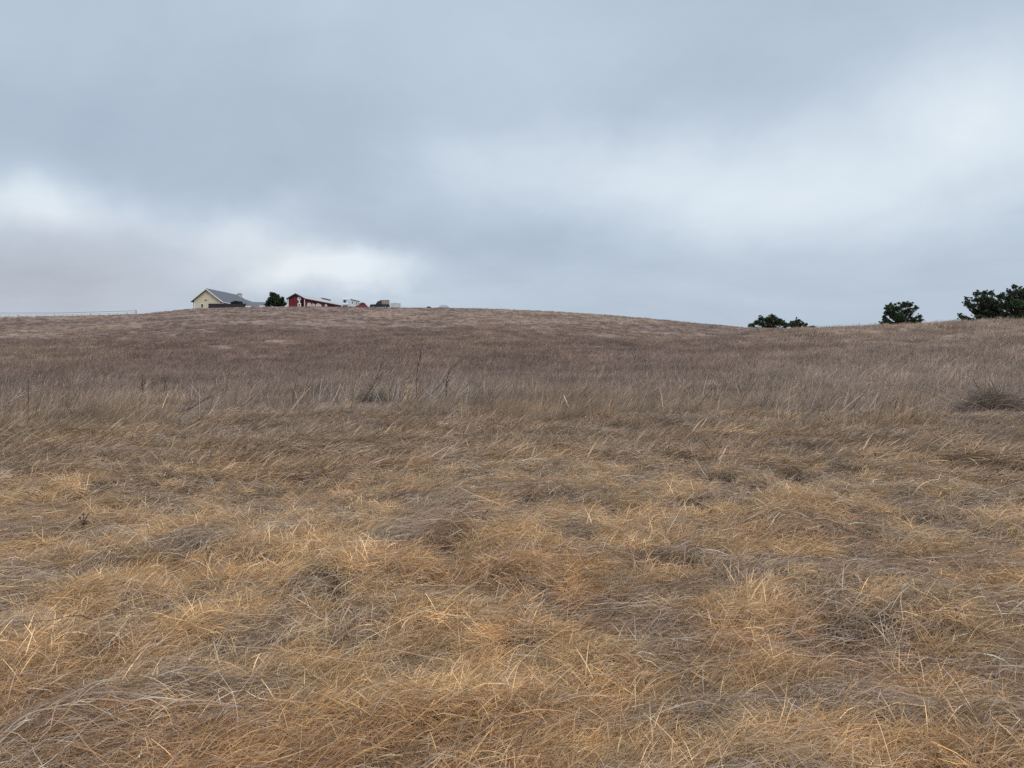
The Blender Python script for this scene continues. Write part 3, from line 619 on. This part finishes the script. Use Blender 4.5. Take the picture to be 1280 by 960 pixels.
tree('pine_tree', 'open ragged pine with gaps of sky, near the right edge', 'tree', 126, sub([(1222, 367, 4.5), (1230, 366, 3.5), (1238, 366, 4), (1221, 375, 5), (1232, 374, 6), (1209, 379, 4), (1215, 383, 4.5), (1208, 372.5, 2), (1228, 384, 6.5), (1240, 376, 6), (1244, 385, 6), (1203, 397, 4), (1210, 399, 3.2), (1217, 402, 4), (1226, 397, 6), (1236, 398, 6.5), (1199.5, 393.5, 2), (1244, 394, 4), (1226, 375, 5), (1236, 383, 6), (1220, 390, 5), (1231, 391, 6), (1246, 379, 4.5), (1248, 390, 5), (1245, 400, 5)], rs_, 5, 1.6, .36), 25, None, dens=230, leaf=.17, base_px=1237)
tree('pine_tree', 'tallest dense dark pine, cut off by the right edge', 'tree', 123, sub([(1252, 370, 5.5), (1261, 374, 7), (1268, 358.5, 3.8), (1272, 366, 6.5), (1281, 365, 8), (1262, 365, 4), (1257, 383, 8), (1270, 380, 10), (1285, 378, 11), (1296, 370, 9), (1300, 385, 11), (1275, 393, 9), (1256, 394, 7), (1290, 396, 11)], rs_, 5, 1.45, .36), 26, None, dens=260, leaf=.17, base_px=1275)
tree('shrub', 'mid green bush in front of the tallest dark pine', 'shrub', 117, sub([(1264, 399, 6), (1258, 402, 5), (1270, 400, 5), (1250, 404, 4), (1278, 402, 5)], rs_), 27, None, c0=(.02, .045, .014), c1=(.045, .08, .028), dens=190, leaf=.2)
tree('shrub', 'round dark green shrub between the house and the red barn', 'shrub', 193, sub([(343, 369.5, 4.5), (339, 374, 4.5), (345, 375, 6), (351, 375, 4.5), (337, 379, 4.5), (345, 380, 6), (353, 380, 4.5)], rs_), 28, None, c1=(.04, .065, .028), dens=150, leaf=.3)
tree('shrub', 'low dark bluish bush behind the board fence, below the chimney', 'shrub', 194, sub([(290, 378.8, 2.2), (294, 377.6, 2.6), (298, 378.2, 2.4), (301, 379.5, 2)], rs_, 2), 29, None, c0=(.015, .035, .035), c1=(.03, .06, .05), dens=170, leaf=.25, depth=.2)

# ------------------------------------------------------------------ single weeds that stand out of the grass
def weed(label, px, base_y, top_px, top_y, Y, m='stalk', br=4, r=.008, seed=0, heads=True):
    rnd = random.Random(seed); b = at(px, base_y, Y); b.z = T(b.x, Y)-.03; tp = at(top_px, top_y, Y)
    o = empty('dry_weed', b, label=label, cat='weed', group='tall dead weed stalks')
    r = r*1.35 if r < .0055 else r; q = tp-b; side = Vector((q.z, 0, -q.x)).normalized()*q.length
    def P(t): return q*t+side*(.07*math.sin(PI*t))*(1 if seed % 2 else -1)
    part('stalk', M[m], o, lambda bm: [cyl(bm, P(i/8), P((i+1)/8), r*(1-.07*i), r*(1-.07*(i+1)), 6) for i in range(8)], smooth=True)
    ends = []
    for i in range(br):
        t = rnd.uniform(.3, .92); p = P(t); L = q.length*rnd.uniform(.12, .3); d = (q.normalized()+Vector((rnd.uniform(-.8, .8), rnd.uniform(-.8, .8), rnd.uniform(-.1, .3)))).normalized()
        m1 = p+d*L*.5; e = m1+(d+Vector((0, 0, .35))).normalized()*L*.5; ends.append(e)
        part('branch', M[m], o, lambda bm: [cyl(bm, p, m1, r*.55, r*.42, 5), cyl(bm, m1, e, r*.42, r*.25, 5)], smooth=True)
    if heads:
        for e in ends+[P(1)]:
            if rnd.random() < .45: part('seed_head', M['stalk_dark'], o, lambda bm: bmesh.ops.create_icosphere(bm, subdivisions=1, radius=r*1.4, matrix=Matrix.Translation(e) @ Matrix.Diagonal((1, 1, 1.5, 1))))
W = weed
W('tall thin dark weed stalk leaning right, leftmost of the belt weeds', 446, 508, 479, 446, 25.5, 'stalk_dark', 4, .015, 1)
W('tall upright branching weed in the belt, its tip above the others', 523, 500, 527, 442, 26, 'stalk_dark', 6, .017, 2)
W('long weed stalk leaning far right between the two upright weeds', 512, 507, 572, 452, 25, 'stalk_dark', 3, .014, 3)
W('dark twiggy upright weed, rightmost of the belt weeds', 559, 499, 562, 462, 26.5, 'stalk_dark', 7, .019, 4)
W('short grey weed leaning right in the middle of the belt', 497, 500, 510, 462, 26.5, 'stalk_pale', 4, .012, 5)
W('pale leaning weed in the belt beside the dark tuft', 462, 504, 492, 468, 26, 'stalk_pale', 3, .012, 6)
W('long dark dead branch lying over the grass at middle left', 195, 524, 264, 494, 21, 'stalk_dark', 5, .019, 7, False)
W('pale bleached branch rising from the left edge of the field', -8, 520, 46, 488, 22, 'stalk_pale', 3, .022, 8, False)
W('slim upright weed with dark heads in the left belt', 172, 505, 177, 466, 27, 'stalk_dark', 7, .017, 9)
W('slim weed with few heads left of centre in the belt', 205, 505, 210, 470, 27, 'stalk_dark', 5, .016, 10)
W('bent pale stalk with drooping tip, right of centre', 1066, 606, 1094, 568, 9.2, 'stalk_pale', 1, .010, 11)
W('thin straight weed standing alone on the right field', 1118, 533, 1122, 498, 18, 'stalk_dark', 2, .010, 12)
W('dark straight stalk leaning right at the lower left edge', 28, 812, 62, 738, 4.6, 'stalk_dark', 1, .0032, 13)
W('upright reddish weed in the left foreground', 100, 712, 112, 640, 6.2, 'stalk_dark', 5, .0045, 14)
W('thin brown weed rising in the left foreground beside the straw', 185, 880, 196, 800, 3.9, 'stalk_dark', 2, .0026, 15)
W('brown branching weed at the centre of the field', 600, 712, 608, 640, 6.3, 'stalk_dark', 6, .0045, 16)
W('thin dark weed left of centre below the belt', 296, 640, 310, 598, 8.8, 'stalk_dark', 4, .005, 17)
W('fine upright weed with bare tip in the right foreground', 1032, 812, 1032, 790, 4.4, 'stalk_pale', 0, .0025, 18)
W('slim dark weed leaning right above the near left straw', 225, 760, 262, 690, 5.3, 'stalk_dark', 3, .0034, 19)
W('short reddish twig standing in the right foreground straw', 888, 722, 889, 705, 5.6, 'stalk_dark', 1, .006, 20)

def brush(name, label, px, py, Y, wpx, hpx, seed, c, n=1600, cat='brush pile'):
    rs = np.random.default_rng(seed); x0 = at_d(px, Y); w = wpx/F*Y/2; h = hpx/F*Y
    a = rs.uniform(0, 2*PI, n); rr = rs.random(n)**.6; x = x0+np.cos(a)*rr*w; y = Y+np.sin(a)*rr*w*.5; k = 5; P = np.zeros((n, k, 3))
    L = rs.lognormal(0, .4, n)*h*.9; th = rs.normal(R(58), R(22), n); ya = rs.uniform(-PI, PI, n); cx, cy = x.copy(), y.copy(); cz = terr(x, y)+rs.random(n)*h*.75*(1-rr**2)
    for i in range(k):
        P[:, i] = np.c_[cx-x0, cy-Y, cz-T(x0, Y)]; d = L/(k-1); cx = cx+np.sin(th)*np.cos(ya)*d; cy = cy+np.sin(th)*np.sin(ya)*d; cz = cz+np.cos(th)*d; th = th+.15; ya = ya+rs.normal(0, .15, n)
    V, Q, K = ribbons(P, .010*rs.lognormal(0, .4, n), np.array(c)*rs.lognormal(0, .35, (n, 1)), rs)
    o = link(name, np_mesh(name, V, Q, K, M['strand'])); o.location = (x0, Y, T(x0, Y)); return tag(o, label, cat)
brush('brush_pile', 'dark grey heap of dead brush near the right edge', 1240, 508, 21, 66, 34, 51, (.30, .225, .175), 3000)
brush('dead_bush', 'low dark tuft among the tall belt weeds', 466, 500, 26, 50, 22, 52, (.27, .22, .17), 1200, 'bush')
brush('dead_bush', 'flat dark grey tuft in the middle of the field', 598, 628, 8.6, 62, 7, 53, (.11, .09, .08), 900, 'bush')

# ------------------------------------------------------------------ sky and light
SUN_AZ, SUN_EL = R(150), R(50)
w = bpy.data.worlds.new('World'); S.world = w; w.use_nodes = True; t = w.node_tree; t.nodes.clear(); N = t.nodes.new; Lk = t.links.new
out = N('ShaderNodeOutputWorld'); bg = N('ShaderNodeBackground'); bg.inputs['Strength'].default_value = .1; Lk(bg.outputs[0], out.inputs[0])
sk = N('ShaderNodeTexSky'); sk.sky_type = 'NISHITA'; sk.sun_disc = False; sk.sun_elevation = SUN_EL; sk.sun_rotation = SUN_AZ; sk.air_density = 1.2; sk.dust_density = 2.5
tc = N('ShaderNodeTexCoord')
def mth(op, a, b=None, c=None, clamp=False):
    n = N('ShaderNodeMath'); n.operation = op; n.use_clamp = clamp
    for i, v in enumerate((a, b, c)):
        if v is None: continue
        if isinstance(v, (int, float)): n.inputs[i].default_value = v
        else: Lk(v, n.inputs[i])
    return n.outputs[0]
sep = N('ShaderNodeSeparateXYZ'); Lk(tc.outputs['Generated'], sep.inputs[0]); dx, dy, dz = sep.outputs
den = mth('ADD', mth('MAXIMUM', dz, 0), .16)
cmb = N('ShaderNodeCombineXYZ'); Lk(mth('DIVIDE', dx, den), cmb.inputs[0]); Lk(mth('DIVIDE', dy, den), cmb.inputs[1])
def noise(vec, sc, det, rough, dist, off=0):
    n = N('ShaderNodeTexNoise'); n.inputs['Scale'].default_value = sc; n.inputs['Detail'].default_value = det; n.inputs['Roughness'].default_value = rough; n.inputs['Distortion'].default_value = dist
    mp = N('ShaderNodeMapping'); mp.inputs['Location'].default_value = (off, off*.7, off*.3); Lk(vec, mp.inputs[0]); Lk(mp.outputs[0], n.inputs['Vector']); return n
n1 = noise(cmb.outputs[0], .75, 5, .5, .5, 3.1); n2 = noise(cmb.outputs[0], 2.2, 7, .6, .6, 9.4); n3 = noise(tc.outputs['Generated'], 2.8, 8, .56, .5, 2.0)
wob = noise(tc.outputs['Generated'], 3.2, 5, .55, .2, 5.0); ws = N('ShaderNodeSeparateColor'); Lk(wob.outputs['Color'], ws.inputs[0])
az = mth('ADD', mth('ARCTAN2', dx, dy), mth('MULTIPLY', mth('SUBTRACT', ws.outputs[0], .5), .30)); el = mth('ADD', mth('ARCSINE', dz), mth('MULTIPLY', mth('SUBTRACT', ws.outputs[1], .5), .16))
def blob(px, py, sx, sy, amp):
    d = ray(px, py); d = d/np.linalg.norm(d); a0 = math.atan2(d[0], d[1]); e0 = math.asin(d[2])
    a = mth('DIVIDE', mth('SUBTRACT', az, a0), sx/F); e = mth('DIVIDE', mth('SUBTRACT', el, e0), sy/F)
    q = mth('ADD', mth('MULTIPLY', a, a), mth('MULTIPLY', e, e)); return mth('MULTIPLY', mth('POWER', 2.718, mth('MULTIPLY', q, -1)), amp)
tot = .565
for b_ in ((30, 238, 100, 40, .54), (150, 270, 110, 30, .14), (310, 292, 60, 34, .32), (435, 345, 95, 28, .50), (360, 360, 90, 24, .25), (790, 250, 190, 60, .20), (1150, 195, 260, 120, .24), (1230, 120, 90, 90, .10), (700, 200, 160, 50, .12), (560, 185, 150, 75, .16), (1000, 270, 260, 60, .15),
           (1270, 130, 130, 60, .1), (150, 130, 330, 80, -.15), (290, 215, 170, 45, -.13), (60, 350, 200, 45, -.10), (560, 310, 230, 34, -.14), (850, 130, 260, 45, -.12), (1150, 345, 220, 45, -.05), (60, 20, 130, 60, .08), (640, 30, 300, 60, .06), (1000, 40, 200, 60, -.10)):
    tot = mth('ADD', blob(*b_[:4], b_[4]*.8), tot)
tot = mth('ADD', tot, mth('MULTIPLY', mth('SUBTRACT', n1.outputs[0], .5), .36)); tot = mth('ADD', tot, mth('MULTIPLY', mth('SUBTRACT', n2.outputs[0], .5), .15)); tot = mth('ADD', tot, mth('MULTIPLY', mth('SUBTRACT', n3.outputs[0], .5), .34))
cr = N('ShaderNodeValToRGB'); E = cr.color_ramp.elements; E[0].position = 0; E[0].color = (.30, .365, .465, 1); E[1].position = 1; E[1].color = (.80, .885, .95, 1)
e = E.new(.35); e.color = (.385, .462, .575, 1); e = E.new(.65); e.color = (.53, .622, .735, 1)
Lk(tot, cr.inputs[0])
# slightly warmer, greyer air low on the left
warm = mth('ADD', blob(40, 350, 260, 60, .75), blob(120, 300, 220, 40, .2), clamp=True); mw = N('ShaderNodeMix'); mw.data_type = 'RGBA'; Lk(warm, mw.inputs[0]); Lk(cr.outputs[0], mw.inputs[6])
mul = N('ShaderNodeMix'); mul.data_type = 'RGBA'; mul.blend_type = 'MULTIPLY'; mul.inputs[0].default_value = 1; Lk(cr.outputs[0], mul.inputs[6]); mul.inputs[7].default_value = (1.10, .985, .93, 1); Lk(mul.outputs[2], mw.inputs[7])
scl = N('ShaderNodeMix'); scl.data_type = 'RGBA'; scl.blend_type = 'MULTIPLY'; scl.inputs[0].default_value = 1; Lk(mw.outputs[2], scl.inputs[6]); scl.inputs[7].default_value = (10, 10, 10, 1)
mr = N('ShaderNodeMapRange'); mr.interpolation_type = 'SMOOTHSTEP'; mr.inputs[1].default_value = .44; mr.inputs[2].default_value = .75; mr.inputs[3].default_value = 10; mr.inputs[4].default_value = 25; Lk(dz, mr.inputs[0]); Lk(mr.outputs[0], scl.inputs[7])   # an overcast sky is brighter overhead
mx = N('ShaderNodeMix'); mx.data_type = 'RGBA'; mx.inputs[0].default_value = .93; Lk(sk.outputs[0], mx.inputs[6]); Lk(scl.outputs[2], mx.inputs[7]); Lk(mx.outputs[2], bg.inputs[0])
sun = bpy.data.lights.new('sun', 'SUN'); sun.energy = 1.5; sun.angle = R(25); sun.color = (1, .96, .90); so = bpy.data.objects.new('sun', sun); C.objects.link(so)
so.rotation_euler = (PI/2-SUN_EL, 0, -SUN_AZ+PI); so.rotation_euler = Vector((math.sin(SUN_AZ)*math.cos(SUN_EL), math.cos(SUN_AZ)*math.cos(SUN_EL), math.sin(SUN_EL))).to_track_quat('Z', 'Y').to_euler()
vs = S.view_settings; vs.view_transform = 'Standard'; vs.look = 'None'; vs.exposure = 0; vs.gamma = 1; S.display_settings.display_device = 'sRGB'
S.cycles.max_bounces = 5; S.cycles.diffuse_bounces = 3; S.cycles.use_denoising = False
